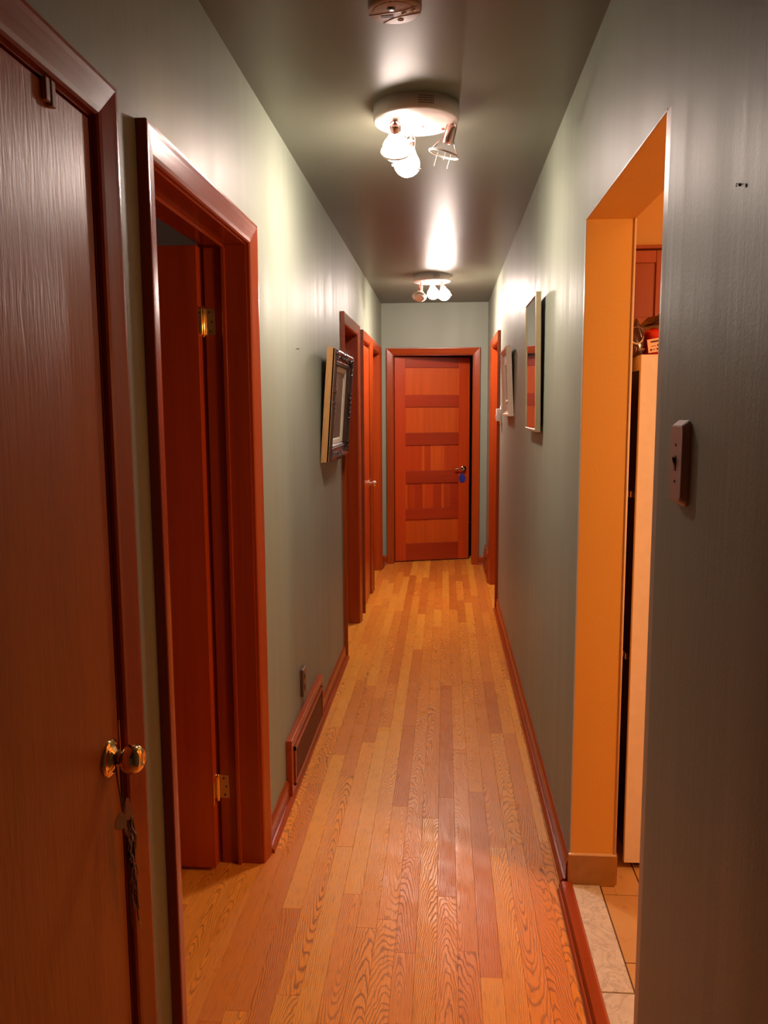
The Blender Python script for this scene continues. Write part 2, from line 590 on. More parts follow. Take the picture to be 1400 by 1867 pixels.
# brown tile that wraps the foot of the far reveal
bt = BX(0.384, XRK + 0.006, b - 0.008, b + 0.0, 0.004, 0.104, bev=0.0015)
obj('base_tile', bt, 'base_tile', lin)
obj('base_tile', BX(XRK + 0.004, XRK + 0.012, b, 3.5, 0.004, 0.104), 'base_tile', lin)
obj('caulk_line', BX(0.386, XRK + 0.006, b - 0.009, b, 0.104, 0.108), 'caulk', lin)

# ------------------------------------------------------------------ floors
struct('floor', BX(XL - T, XR, -1.6, YE + 0.6, -0.09, -0.006), 'subfloor')
FLOOR = bpy.data.objects['floor']
obj('rear_boards', BX(XL, XR, -1.6, 1.0, -0.006, 0.0), 'floor', FLOOR)
PW = 0.0574


def plank(x0, x1, y0, y1, parent):
    bm = bmesh.new()
    g = 0.0002
    dz = random.uniform(-0.0003, 0.0)
    x0, x1, y0, y1 = x0 + g, x1 - g, y0 + g, y1 - g
    c = 0.0004
    lo = [(x0, y0, -0.006), (x1, y0, -0.006), (x1, y1, -0.006), (x0, y1, -0.006)]
    mid = [(x, y, dz - c) for x, y, _ in lo]
    top = [(x0 + c, y0 + c, dz), (x1 - c, y0 + c, dz), (x1 - c, y1 - c, dz), (x0 + c, y1 - c, dz)]
    L = [[bm.verts.new(p) for p in ring] for ring in (lo, mid, top)]
    for A, B in zip(L, L[1:]):
        for i in range(4):
            j = (i + 1) % 4
            bm.faces.new((A[i], A[j], B[j], B[i]))
    bm.faces.new(L[2])
    return obj('plank', bm, 'floor', parent, origin=((x0 + x1) / 2, (y0 + y1) / 2, 0))


def lay(x_lo, x_hi, y_lo, y_hi, parent, lo=0.45, hi=1.35):
    x = x_lo
    while x < x_hi - 1e-4:
        xe = min(x + PW, x_hi)
        if x_hi - xe < 0.012:
            xe = x_hi
        y = y_lo
        first = True
        while y < y_hi - 1e-4:
            L = random.uniform(lo, hi) * (random.uniform(0.2, 1.0) if first else 1.0)
            first = False
            ye = min(y + L, y_hi)
            if y_hi - ye < 0.15:
                ye = y_hi
            plank(x, xe, y, ye, parent)
            y = ye
        x = xe


lay(XL, XR - 0.034, 1.0, 8.1, FLOOR)
struct('floor_bedroom', BX(-3.3, XL - T, 0.7, 4.1, -0.09, -0.006), 'subfloor')
FB = bpy.data.objects['floor_bedroom']
lay(XL - 17 * PW, XL, 1.655, 3.2, FB, 0.6, 1.4)
bm = bmesh.new()
for y0, y1 in (OPEN_L[2], OPEN_L[3], OPEN_L[4]):
    box(bm, XL - T, XL - 0.0006, y0, y1, -0.006, -0.0004)
box(bm, XR - 0.033, XRK, 2.39, YE, -0.006, -0.0004)
obj('edge_boards', bm, 'floor', FLOOR)
struct('floor_far_room', BX(-1.5, 1.5, YE + 0.6, 10.5, -0.09, -0.004), 'subfloor')

# kitchen floor: marble sill, tiles
struct('floor_kitchen', BX(XR, 3.3, -0.7, 3.6, -0.09, 0.002), 'grout')
FK = bpy.data.objects['floor_kitchen']
obj('marble_slab', BX(0.399, 0.4805, 1.908, 2.372, 0.0, 0.010, bev=0.0015), 'marble', FK, origin=(0.44, 2.14, 0))
obj('marble_slab', BX(0.399, 0.4805, 1.553, 1.904, 0.0, 0.0095, bev=0.0015), 'marble', FK, origin=(0.44, 1.73, 0))
xe = [0.4835, 0.607, 0.914, 1.221, 1.528, 1.835, 2.142, 2.449, 2.756, 3.063, 3.2]
ye = [3.55, 3.25, 2.946, 2.639, 2.332, 2.025, 1.718, 1.411, 1.104, 0.797, 0.49, 0.183, -0.124, -0.431, -0.6]
for i in range(len(xe) - 1):
    for j in range(len(ye) - 1):
        x0, x1, y1, y0 = xe[i], xe[i + 1], ye[j], ye[j + 1]
        if x0 < XRK and (y1 > 2.4 or y0 < 1.5):
            x0 = XRK
        if xe[i] > 1.6 or y0 < 0.4:      # far out of sight: leave to one slab below
            continue
        obj('tile', BX(x0 + 0.002, x1 - 0.002, y0 + 0.002, y1 - 0.002, 0.0, 0.006, bev=0.0012), 'tile', FK, origin=((x0 + x1) / 2, (y0 + y1) / 2, 0))
obj('tile', BX(0.4855, 0.525, 2.334, 2.373, 0.0, 0.006, bev=0.0012), 'tile', FK, origin=(0.5, 2.35, 0))
obj('rear_tiles', BX(1.85, 3.2, -0.6, 3.5, 0.0, 0.0055), 'tile', FK)
# fir edging along the opening between oak and marble
tr = thing('trim_2', 'red varnished wood edging between oak floor and marble sill', 'edging', (0.377, 1.9, 0), kind='structure')
bm = bmesh.new()
A = [(0.360, 0.0), (0.360, 0.010), (0.366, 0.0165), (0.392, 0.0165), (0.3985, 0.011), (0.3985, 0.0)]
loft(bm, [(x, 1.2, z) for x, z in A], [(x, b - 0.006, z) for x, z in A])
obj('edge_strip', bm, 'trim_y', tr)
bm = bmesh.new()
A = [(0.349, 0.0), (0.349, 0.004), (0.354, 0.008), (0.3595, 0.008), (0.3595, 0.0)]
loft(bm, [(x, 1.2, z) for x, z in A], [(x, b - 0.03, z) for x, z in A])
obj('shoe_strip', bm, 'trim_y', tr)


# ------------------------------------------------------------------ baseboards
def mapL(s, t, z):
    return (XL + t, s, z)


def mapR(s, t, z):
    return (XR - t, s, z)


def mapE(s, t, z):
    return (s, YE - t, z)


BASE = [(0, 0), (0.013, 0), (0.013, 0.066), (0.010, 0.076), (0.004, 0.083), (0, 0.083)]
SHOE = [(0.0135, 0), (0.031, 0), (0.031, 0.006), (0.027, 0.014), (0.020, 0.0185), (0.0135, 0.019)]


def baseboard(name, mp, segs, mat, shoe=True, shoes=None):
    bm = bmesh.new()
    for s0, s1 in segs:
        loft(bm, [mp(s0, t, z) for t, z in BASE], [mp(s1, t, z) for t, z in BASE])
    o = struct(name, bm, mat)
    bm = bmesh.new()
    for s0, s1 in (shoes or segs):
        loft(bm, [mp(s0, t, z) for t, z in SHOE], [mp(s1, t, z) for t, z in SHOE])
    obj('shoe_moulding', bm, mat, o)
    return o


baseboard('baseboard_left', mapL, [(1.445, 1.584), (2.503, 2.862), (3.648, 4.648), (7.362, YE - 0.013)], 'trim_y',
          shoes=[(1.445, 1.584), (2.503, 4.645), (7.362, YE - 0.03)])
baseboard('baseboard_right', mapR, [(-1.6, 1.548), (2.388, 5.878), (6.792, 6.99), (7.50, YE - 0.013)], 'trim_y',
          shoes=[(2.388, 5.875), (6.792, YE - 0.03)])
baseboard('baseboard_end', mapE, [(XL + 0.013, EX0 - CW - 0.002), (EX1 + CW + 0.002, XR - 0.013)], 'trim_x')

# ------------------------------------------------------------------ doors
CAS = [(0.0, 0.0), (0.0, 0.009), (0.004, 0.0125), (0.012, 0.0145), (0.030, 0.0175), (0.046, 0.0205), (0.055, 0.0225), (CW - 0.002, 0.0225), (CW, 0.0205), (CW, 0.0)]


def casing(par, mp, s0, s1, head, m_up, m_ac, rev=0.004):
    """Three mitred lengths of casing round an opening s0..s1."""
    s0, s1, head = s0 - rev, s1 + rev, head + rev
    for sg, e in ((-1, s0), (1, s1)):
        bm = bmesh.new()
        loft(bm, [mp(e + sg * u, t, 0.0) for u, t in CAS], [mp(e + sg * u, t, head + u) for u, t in CAS])
        obj('casing', bm, m_up, par)
    bm = bmesh.new()
    loft(bm, [mp(s0 - u, t, head + u) for u, t in CAS], [mp(s1 + u, t, head + u) for u, t in CAS])
    obj('head_casing', bm, m_ac, par)


def jambs(par, mp, s0, s1, head, depth, m_up, m_ac, stop=None, sill=0.0):
    """Jamb boards lining the opening; stop = (t0, t1) span of the door stop, t negative into the wall."""
    def b(sa, sb, ta, tb, za, zb, bev=0.0):
        p, q = mp(sa, ta, za), mp(sb, tb, zb)
        return BX(p[0], q[0], p[1], q[1], p[2], q[2], bev=bev)
    obj('jamb', b(s0 - JB, s0, -depth, 0.0005, 0, head, 0.001), m_up, par)
    obj('jamb', b(s1, s1 + JB, -depth, 0.0005, 0, head, 0.001), m_up, par)
    obj('head_jamb', b(s0 - JB, s1 + JB, -depth, 0.0005, head, head + JB, 0.001), m_ac, par)
    if stop:
        obj('door_stop', b(s0, s0 + 0.011, stop[0], stop[1], 0, head, 0.002), m_up, par)
        obj('door_stop', b(s1 - 0.011, s1, stop[0], stop[1], 0, head, 0.002), m_up, par)
        obj('head_stop', b(s0, s1, stop[0], stop[1], head - 0.011, head, 0.002), m_ac, par)


def round_knob(par, base, axis, mat, r=0.026, rose=0.034, length=0.062):
    kn = bmesh.new()
    L = length
    prof = [(0.0125, 0.004), (0.0125, L * 0.33), (0.015, L * 0.40), (0.021, L * 0.46), (r * 0.96, L * 0.56), (r, L * 0.68), (r * 0.97, L * 0.80),
            (r * 0.83, L * 0.91), (r * 0.60, L * 0.975), (r * 0.42, L), (r * 0.36, L * 0.985), (r * 0.30, L * 0.965), (0.0, L * 0.965)]
    lathe(kn, prof, base, axis, 36)
    k = obj('knob', kn, mat, par)
    ro = bmesh.new()
    lathe(ro, [(rose, 0.0), (rose, 0.002), (rose * 0.96, 0.0045), (rose * 0.80, 0.0068), (rose * 0.66, 0.0072), (rose * 0.62, 0.010), (rose * 0.42, 0.0135), (0.0125, 0.016)], base, axis, 36)
    obj('rosette', ro, mat, k)
    return k


# door 1: flat closed slab beside the camera
d1 = thing('door_1', 'flat brown closed door nearest the camera with a brass knob', 'door', (XL, 1.0, 0), kind='structure')
s0, s1 = OPEN_L[0]
casing(d1, mapL, s0, s1, HEAD, 'trim_z', 'trim_y')
jambs(d1, mapL, s0, s1, HEAD, T, 'trim_z', 'trim_y', stop=(-0.055, -0.04))
obj('door_leaf', BX(XL - 0.036, XL + 0.001, s0 + 0.003, s1 - 0.007, 0.008, HEAD - 0.006, bev=0.0015), 'slab', d1)
round_knob(d1, (XL + 0.001, 1.327, 0.858), (1, 0, 0), 'brass')
obj('strike_plate', BX(XL - 0.006, XL + 0.0015, s1 - 0.0012, s1 + 0.002, 0.84, 0.91, bev=0.0005), 'brass', d1)

# door 2: doorway with the leaf swung into the bedroom
d2 = thing('door_2', 'open doorway with red door swung inward on brass hinges', 'door', (XL, 2.04, 0), kind='structure')
s0, s1 = OPEN_L[1]
casing(d2, mapL, s0, s1, HEAD, 'trim_z', 'trim_y')
jambs(d2, mapL, s0, s1, HEAD, T + 0.008, 'trim_z', 'trim_y', stop=(-0.074, -0.062))
bm = bmesh.new()
box(bm, XL - T - 0.026, XL - T - 0.0001, s1 + 0.004, s1 + 0.064, 0, HEAD + 0.064)
box(bm, XL - T - 0.026, XL - T - 0.0001, s0 - 0.064, s0 - 0.004, 0, HEAD + 0.064)
box(bm, XL - T - 0.026, XL - T - 0.0001, s0 - 0.004, s1 + 0.004, HEAD + 0.004, HEAD + 0.064)
obj('inner_casing', bm, 'trim_z', d2)
leaf = obj('door_leaf', BX(-1.482, -0.724, 2.382, 2.417, 0.014, 1.946, bev=0.0015), 'leaf', d2)
for zc in (1.732, 0.264):
    hg = obj('hinge', BX(-0.719, -0.689, 2.434, 2.4372, zc - 0.039, zc + 0.039, bev=0.0006), 'steel', d2)
    bm = bmesh.new()
    lathe(bm, [(0.0, -0.047), (0.005, -0.045), (0.0062, -0.040), (0.0062, 0.040), (0.005, 0.045), (0.0, 0.047)], (-0.7225, 2.426, zc), (0, 0, 1), 14)
    obj('barrel', bm, 'brass', hg)
    obj('door_side_plate', BX(-0.7245, -0.7215, 2.383, 2.422, zc - 0.039, zc + 0.039), 'brass', hg)
    for dz, dx in ((0.028, 0.0), (0.0, 0.008), (-0.028, 0.003)):
        bm = bmesh.new()
        lathe(bm, [(0.0035, 0.0), (0.0035, 0.0006), (0, 0.0008)], (-0.706 + dx, 2.434, zc + dz), (0, -1, 0), 10)
        obj('screw', bm, 'screw', hg)

# doors 3 to 5 further along the left wall
d3 = thing('door_3', 'doorway past the ornate gilt picture with a deep red jamb', 'door', (XL, 5.07, 0), kind='structure')
s0, s1 = OPEN_L[2]
casing(d3, mapL, s0, s1, HEAD, 'trim_z', 'trim_y')
jambs(d3, mapL, s0, s1, HEAD, T, 'trim_z', 'trim_y', stop=(-0.075, -0.062))
obj('door_leaf', BX(XL - T, XL - 0.076, s0 + 0.003, s1 - 0.003, 0.01, HEAD - 0.004, bev=0.001), 'leaf', d3)

d4 = thing('door_4', 'narrow closed closet door with a nickel knob', 'door', (XL, 6.06, 0), kind='structure')
s0, s1 = OPEN_L[3]
casing(d4, mapL, s0, s1, HEAD, 'trim_z', 'trim_y')
jambs(d4, mapL, s0, s1, HEAD, T, 'trim_z', 'trim_y', stop=(-0.06, -0.045))
obj('door_leaf', BX(XL - 0.035, XL + 0.002, s0 + 0.004, s1 - 0.004, 0.014, HEAD - 0.022, bev=0.0015), 'leaf', d4)
round_knob(d4, (XL + 0.002, 6.255, 0.898), (1, 0, 0), 'nickel', 0.024, 0.032, 0.062)

d5 = thing('door_5', 'last doorway on the left beside the end wall', 'door', (XL, 6.9, 0), kind='structure')
s0, s1 = OPEN_L[4]
casing(d5, mapL, s0, s1, HEAD, 'trim_z', 'trim_y')
jambs(d5, mapL, s0, s1, HEAD, T, 'trim_z', 'trim_y', stop=(-0.075, -0.062))
obj('door_leaf', BX(XL - T, XL - 0.076, s0 + 0.003, s1 - 0.003, 0.01, HEAD - 0.004, bev=0.001), 'leaf', d5)

# door 6 on the right wall
d6 = thing('door_6', 'orange cased doorway on the right wall beyond the thermostat', 'door', (XR, 6.33, 0), kind='structure')
s0, s1 = OPEN_R[1][:2]
casing(d6, mapR, s0, s1, HEAD, 'trim_z', 'trim_y')
jambs(d6, mapR, s0, s1, HEAD, 0.13, 'trim_z', 'trim_y', stop=(-0.085, -0.07))
obj('door_leaf', BX(XR + 0.086, XR + 0.12, s0 + 0.003, s1 - 0.003, 0.01, HEAD - 0.004, bev=0.001), 'leaf', d6)

# door 7: five-panel door in the end wall, standing ajar
d7 = thing('door_7', 'five-panel red wood door standing ajar in the end wall', 'door', (0, YE, 0), kind='structure')
casing(d7, mapE, EX0, EX1, EHEAD, 'trim_z', 'trim_x')
jambs(d7, mapE, EX0, EX1, EHEAD, T, 'trim_z', 'trim_x', stop=(-0.085, -0.073))
for o in [c for c in d7.children if 'stop' in c.name]:
    bpy.data.objects.remove(o)
LW, LT = 0.742, 0.035
lf = bpy.data.objects.new('door_leaf', None)
COL.objects.link(lf)
lf.parent = d7
lf.location = (-0.473, 0.072, 0)
lf.rotation_euler = (0, 0, math.radians(16.6))
ZT = 1.958
obj('stile', BX(0, 0.106, 0, LT, 0.010, ZT, bev=0.0015), 'stile', lf, local=True)
obj('stile', BX(LW - 0.108, LW, 0, LT, 0.010, ZT, bev=0.0015), 'stile', lf, local=True)
rails = [(0.010, 0.176), (0.412, 0.516), (0.762, 0.882), (1.128, 1.246), (1.490, 1.604), (1.860, ZT)]
for z0, z1 in rails:
    obj('rail', BX(0.1065, LW - 0.1085, 0.0, LT, z0, z1, bev=0.0015), 'rail', lf, local=True)
for (a0, a1), (b0, b1) in zip(rails, rails[1:]):
    k = 3 if abs(a1 - 0.516) < 1e-6 else (2 if abs(a1 - 0.882) < 1e-6 else 1)
    if k == 1:
        obj('panel', BX(0.1065, LW - 0.1085, 0.012, LT - 0.012, a1 + 0.0005, b0 - 0.0005), 'panel', lf, local=True)
        continue
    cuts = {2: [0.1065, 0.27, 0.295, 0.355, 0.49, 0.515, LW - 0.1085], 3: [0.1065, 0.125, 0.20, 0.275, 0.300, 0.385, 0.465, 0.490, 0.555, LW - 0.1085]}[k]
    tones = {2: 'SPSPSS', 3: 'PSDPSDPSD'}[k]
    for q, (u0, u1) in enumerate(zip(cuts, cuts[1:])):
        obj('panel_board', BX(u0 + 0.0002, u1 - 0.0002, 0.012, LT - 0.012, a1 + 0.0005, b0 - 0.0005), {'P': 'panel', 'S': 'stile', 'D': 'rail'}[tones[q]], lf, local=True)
zl = 0.897
bm = bmesh.new()
lathe(bm, [(0.027, 0.0), (0.027, 0.004), (0.023, 0.008), (0.012, 0.010), (0.010, 0.040), (0.0, 0.042)], (LW - 0.058, 0.0, zl), (0, -1, 0), 24)
tube(bm, [(LW - 0.058, -0.036, zl), (LW - 0.085, -0.043, zl + 0.002), (LW - 0.115, -0.044, zl), (LW - 0.150, -0.042, zl - 0.003), (LW - 0.162, -0.041, zl - 0.004)], [0.010, 0.0095, 0.0085, 0.008, 0.006], 12)
obj('lever_handle', bm, 'nickel', lf, local=True)
bm = bmesh.new()
box(bm, LW - 0.0005, LW + 0.001, 0.006, 0.03, zl - 0.03, zl + 0.03)
obj('latch_plate', bm, 'brass', lf, local=True)


# ------------------------------------------------------------------ ceiling lamps
def globe(c, d, r):
    """R-type globe bulb: neck towards -d, round front towards d."""
    neck = [(0.013, -r * 1.65), (0.0135, -r * 1.35), (0.018, -r * 1.1), (r * 0.62, -r * 0.72), (r * 0.86, -r * 0.42), (r * 0.955, -r * 0.2), (r, r * 0.05), (r * 0.97, r * 0.26)]
    face = [(r * 0.97, r * 0.26), (r * 0.95, r * 0.34), (r * 0.80, r * 0.60), (r * 0.55, r * 0.82), (r * 0.28, r * 0.94), (0, r)]
    b1, b2 = bmesh.new(), bmesh.new()
    lathe(b1, neck, c, d, 28)
    lathe(b2, face, c, d, 28)
    return b1, b2


def spot(par, base, arm_end, bulb_c, kind, r=0.045):
    """One spotlight: arm, socket, wire gimbal with ring, and its bulb."""
    base, arm_end, bulb_c = Vector(base), Vector(arm_end), Vector(bulb_c)
    d = (bulb_c - arm_end).normalized()
    bm = bmesh.new()
    tube(bm, [base + Vector((0, 0, 0.004)), (base + arm_end) / 2, arm_end], 0.005, 10)
    arm = obj('lamp_arm', bm, 'socket', par)
    bm = bmesh.new()
    lathe(bm, [(0.006, -0.004), (0.0135, 0.002), (0.0155, 0.008), (0.0155, 0.052), (0.013, 0.056), (0, 0.056)], arm_end, d, 20)
    so = obj('socket', bm, 'socket', par)
    s, t, _ = frame_axes(d)
    s = Vector((1, 0, 0)) - d * d.x
    s.normalize()
    t = d.cross(s)
    rc = bulb_c + d * 0.012
    bm = bmesh.new()
    for q in (-1, 1):
        tube(bm, [arm_end + s * (0.016 * q) + d * 0.0, arm_end + s * (0.0185 * q) + d * 0.045, rc + s * (0.048 * q)], 0.0018, 6)
    top = [arm_end + (s * math.cos(x) * 0.016) - d * (0.014 * math.sin(x)) for x in [PI * i / 8 for i in range(9)]]
    tube(bm, top, 0.0018, 6)
    obj('wire_gimbal', bm, 'socket', par)
    bm = bmesh.new()
    ring = [rc + (s * math.cos(2 * PI * i / 36) + t * math.sin(2 * PI * i / 36)) * 0.049 for i in range(36)]
    tube(bm, ring, 0.0038, 8, closed=True)
    obj('ring', bm, 'white', par)
    if kind in ('lit', 'lit_weak', 'lit_strong'):
        b1, b2 = globe(bulb_c, d, r)
        bl = obj('bulb', b2, kind, par)
        obj('bulb_neck', b1, 'neck', bl)
    elif kind == 'off':
        bm = bmesh.new()
        lathe(bm, [(0.013, -0.06), (0.014, -0.04), (0.024, -0.026), (0.038, -0.006), (0.046, 0.012), (0.0475, 0.020), (0.045, 0.024)], bulb_c, d, 32)
        bl = obj('bulb', bm, 'bulb_mirror', par)
        bm = bmesh.new()
        lathe(bm, [(0.045, 0.0235), (0.036, 0.028), (0.028, 0.029), (0.025, 0.026), (0.016, 0.027), (0.010, 0.031), (0, 0.032)], bulb_c, d, 32)
        obj('bulb_face', bm, 'bulb_off', bl)
    else:   # the burst bulb: only its stem prongs are left inside the ring
        bm = bmesh.new()
        for px, py, l in ((-0.020, 0.01, 0.045), (0.022, -0.008, 0.040), (0.004, 0.012, 0.02)):
            p0 = rc + s * px + t * py
            tube(bm, [p0 - d * 0.01, p0 + d * l], 0.0012, 5)
        obj('filament_stub', bm, 'white', par)


def lamp(label, cx, cy, spots):
    r, hh = 0.139, 0.048
    L = thing('ceiling_lamp', label, 'ceiling lamp', (cx, cy, H), 'white round three-spot ceiling lamps')
    bm = bmesh.new()
    lathe(bm, [(0, 0.0), (r, 0.0), (r, -hh + 0.007), (r - 0.002, -hh + 0.002), (r - 0.007, -hh), (0.012, -hh - 0.001), (0, -hh - 0.001)], (cx, cy, H), (0, 0, 1), 64)
    obj('lamp_base', bm, 'lampbase', L)
    # perforated patch on the rim, facing along the corridor
    bm = bmesh.new()
    for i in range(9):
        for j in range(4):
            an = -PI / 2 + 0.10 + i * 0.040
            p = Vector((cx + (r - 0.0005) * math.cos(an), cy + (r - 0.0005) * math.sin(an), H - 0.013 - j * 0.0068))
            lathe(bm, [(0.0019, 0), (0.0019, 0.0012), (0, 0.0013)], p, (math.cos(an), math.sin(an), 0), 6)
    v = obj('vent_holes', bm, 'black', L)
    v['kind'] = 'stuff'
    for dx, dy, q in ((0.02, 0.03, 0.005), (0.085, 0.06, 0.009)):
        bm = bmesh.new()
        lathe(bm, [(q, 0.0), (q * 0.8, -0.004), (0, -0.005)], (cx + dx, cy + dy, H - hh), (0, 0, 1), 12)
        obj('screw', bm, 'socket', L)
    for a in spots:
        spot(L, *a)
    return L


lamp('white three-spot ceiling lamp nearest the smoke detector, one bulb burst to a bare ring', -0.097, 2.768, [
    ((-0.164, 2.738, 2.392), (-0.164, 2.742, 2.380), (-0.165, 2.800, 2.326), 'lit_weak'),
    ((-0.115, 2.875, 2.392), (-0.120, 2.885, 2.377), (-0.133, 2.905, 2.306), 'lit'),
    ((0.022, 2.790, 2.392), (0.019, 2.785, 2.385), (-0.003, 2.792, 2.312), 'burst')])
lamp('white three-spot ceiling lamp by the end wall with one unlit bulb', -0.100, 6.105, [
    ((-0.178, 6.105, 2.392), (-0.180, 6.10, 2.365), (-0.187, 6.055, 2.293), 'off'),
    ((-0.098, 6.19, 2.392), (-0.096, 6.195, 2.380), (-0.091, 6.215, 2.328), 'lit_strong'),
    ((-0.026, 6.10, 2.392), (-0.024, 6.10, 2.380), (-0.008, 6.090, 2.302), 'lit_strong')])

# ------------------------------------------------------------------ smoke detector
sx, sy = -0.122, 2.043
sd = thing('smoke_detector', 'round ivory smoke detector on the ceiling at the top edge', 'smoke detector', (sx, sy, H))
bm = bmesh.new()
lathe(bm, [(0, 0), (0.066, 0), (0.066, -0.008), (0.064, -0.010), (0.064, -0.034), (0.062, -0.0385), (0.057, -0.040), (0, -0.040)], (sx, sy, H), (0, 0, 1), 56)
obj('detector_body', bm, 'detector', sd)
bm = bmesh.new()
zf = H - 0.0402
pts = [(sx - 0.062, sy + 0.010), (sx - 0.02, sy + 0.004), (sx + 0.02, sy - 0.006), (sx + 0.052, sy - 0.028)]
tube(bm, [(x, y, zf) for x, y in pts], 0.0011, 6)
pts = [(sx - 0.030, sy + 0.052), (sx - 0.008, sy + 0.030), (sx + 0.020, sy + 0.018), (sx + 0.060, sy + 0.006)]
tube(bm, [(x, y, zf) for x, y in pts], 0.0011, 6)
arc = [(sx + 0.052 * math.cos(t), sy + 0.052 * math.sin(t)) for t in [PI + 0.1 + i * (PI - 0.5) / 12 for i in range(13)]]
tube(bm, [(x, y, zf) for x, y in arc], 0.001, 6)
obj('seam', bm, 'brown_metal', sd)
bm = bmesh.new()
box(bm, sx - 0.034, sx - 0.004, sy + 0.012, sy + 0.024, zf - 0.0006, zf + 0.001)
lathe(bm, [(0.010, 0), (0.010, 0.0012), (0, 0.0013)], (sx - 0.008, sy - 0.018, zf), (0, 0, -1), 16)
obj('test_button', bm, 'black', sd)
bm = bmesh.new()
for q in ((0.018, 0.0), (0.024, -0.004), (0.042, -0.014), (0.048, -0.018)):
    sphere(bm, (sx + q[0], sy + q[1] + 0.006, zf), 0.0035, 10)
obj('indicator', bm, 'nickel', sd)
bm = bmesh.new()
tube(bm, [(sx + 0.012 + 0.007 * math.cos(t), sy + 0.038 + 0.005 * math.sin(t), zf) for t in [2 * PI * i / 16 for i in range(16)]], 0.0008, 5, True)
obj('round_mark', bm, 'brown_metal', sd)


# ------------------------------------------------------------------ pictures
def frame_bars(bm, w, h, prof):
    """Mitred frame in the local y-z plane; prof = (inset from the outer edge, height off the wall)."""
    hw, hh = w / 2, h / 2
    def ring(i, d):
        return [Vector((d, -hw + i, -hh + i)), Vector((d, hw - i, -hh + i)), Vector((d, hw - i, hh - i)), Vector((d, -hw + i, hh - i))]
    R = [[bm.verts.new(p) for p in ring(i, d)] for i, d in prof]
    for a, b2 in zip(R, R[1:]):
        for k in range(4):
            j = (k + 1) % 4
            bm.faces.new((a[k], a[j], b2[j], b2[k]))
    a, b2 = R[-1], R[0]
    for k in range(4):
        j = (k + 1) % 4
        bm.faces.new((a[k], a[j], b2[j], b2[k]))


# ornate picture, left wall, leaning out at the top
PWD, PHT = 0.70, 0.545
tilt = math.atan2(0.040, 0.548)
pl = thing('framed_picture', 'ornate carved bronze frame with gilt sides on the left wall, leaning out at the top', 'picture', (XL + 0.003, 3.81 + PWD / 2, 1.219), rot=(0, tilt, 0))


def up(bm, dz):
    bmesh.ops.translate(bm, verts=bm.verts, vec=(0, 0, dz))
    return bm


bm = bmesh.new()
frame_bars(bm, PWD, PHT, [(0.0, 0.0), (0.0, 0.010), (0.003, 0.013), (0.002, 0.024), (0.006, 0.028), (0.006, 0.037), (0.014, 0.040), (0.05, 0.030), (0.05, 0.0)])
obj('gilt_frame', up(bm, PHT / 2), 'gold_wood', pl, local=True)
# carved scoop with scrolls and leaves standing on it
bm = bmesh.new()
frame_bars(bm, PWD - 0.012, PHT - 0.012, [(0.0, 0.035), (0.003, 0.046), (0.010, 0.050), (0.020, 0.047), (0.036, 0.036), (0.050, 0.031), (0.050, 0.020), (0.0, 0.020)])
rr = random.Random(4)
def carve(y, z, al, sz):
    sphere(bm, (0.044 + rr.uniform(-0.003, 0.004), y, z), sz, 8, (0.7, al, 2.0 - al if al > 1 else 1.5))
for k in range(4):
    n = 26 if k % 2 == 0 else 20
    for i in range(n):
        f = (i + 0.5) / n
        dense = abs(f - 0.5) < 0.16 or f < 0.16 or f > 0.84
        for rep in range(3 if dense else 1):
            ins = rr.uniform(0.004, 0.040)
            sz = rr.uniform(0.005, 0.010) if dense else rr.uniform(0.003, 0.006)
            if k % 2 == 0:
                y = (f - 0.5) * (PWD - 0.03)
                z = (PHT / 2 - 0.006 - ins) * (1 if k == 0 else -1)
            else:
                z = (f - 0.5) * (PHT - 0.03)
                y = (PWD / 2 - 0.006 - ins) * (1 if k == 1 else -1)
            carve(y, z, rr.uniform(0.7, 1.4), sz)
obj('carved_moulding', up(bm, PHT / 2), 'carved', pl, local=True)
bm = bmesh.new()
frame_bars(bm, PWD - 0.112, PHT - 0.112, [(0.0, 0.032), (0.004, 0.034), (0.010, 0.028), (0.014, 0.029), (0.022, 0.018), (0.022, 0.006), (0.0, 0.006)])
obj('inner_moulding', up(bm, PHT / 2), 'moulding', pl, local=True)
bm = bmesh.new()
frame_bars(bm, PWD - 0.154, PHT - 0.154, [(0.0, 0.018), (0.003, 0.020), (0.022, 0.014), (0.027, 0.010), (0.027, 0.004), (0.0, 0.004)])
obj('liner', up(bm, PHT / 2), 'liner', pl, local=True)
obj('painting', up(BX(0.003, 0.008, -PWD / 2 + 0.10, PWD / 2 - 0.10, -PHT / 2 + 0.10, PHT / 2 - 0.10), PHT / 2), 'painting', pl, local=True)

# tall glazed picture, right wall, standing a little off the wall
p1 = thing('framed_picture', 'tall thin olive framed picture under glass beside the kitchen opening', 'picture', (XR, 3.495, 1.376), rot=(0, -0.012, 0))
W1, H1 = 0.41, 0.549


def neg(bm):
    bmesh.ops.scale(bm, verts=bm.verts, vec=(-1, 1, 1))
    return bm


bm = bmesh.new()
frame_bars(bm, W1, H1, [(0.0, 0.012), (0.0, 0.031), (0.002, 0.033), (0.010, 0.033), (0.012, 0.030), (0.012, 0.012)])
obj('picture_frame', up(neg(bm), H1 / 2), 'olive', p1, local=True)
obj('print', up(neg(BX(0.018, 0.029, -W1 / 2 + 0.010, W1 / 2 - 0.010, -H1 / 2 + 0.010, H1 / 2 - 0.010)), H1 / 2), 'print', p1, local=True)
for y in (-0.12, 0.12):
    for z in (0.05, H1 - 0.05):
        obj('wall_spacer', BX(-0.014, 0.0, y - 0.01, y + 0.01, z - 0.01, z + 0.01), 'dark', p1, local=True)

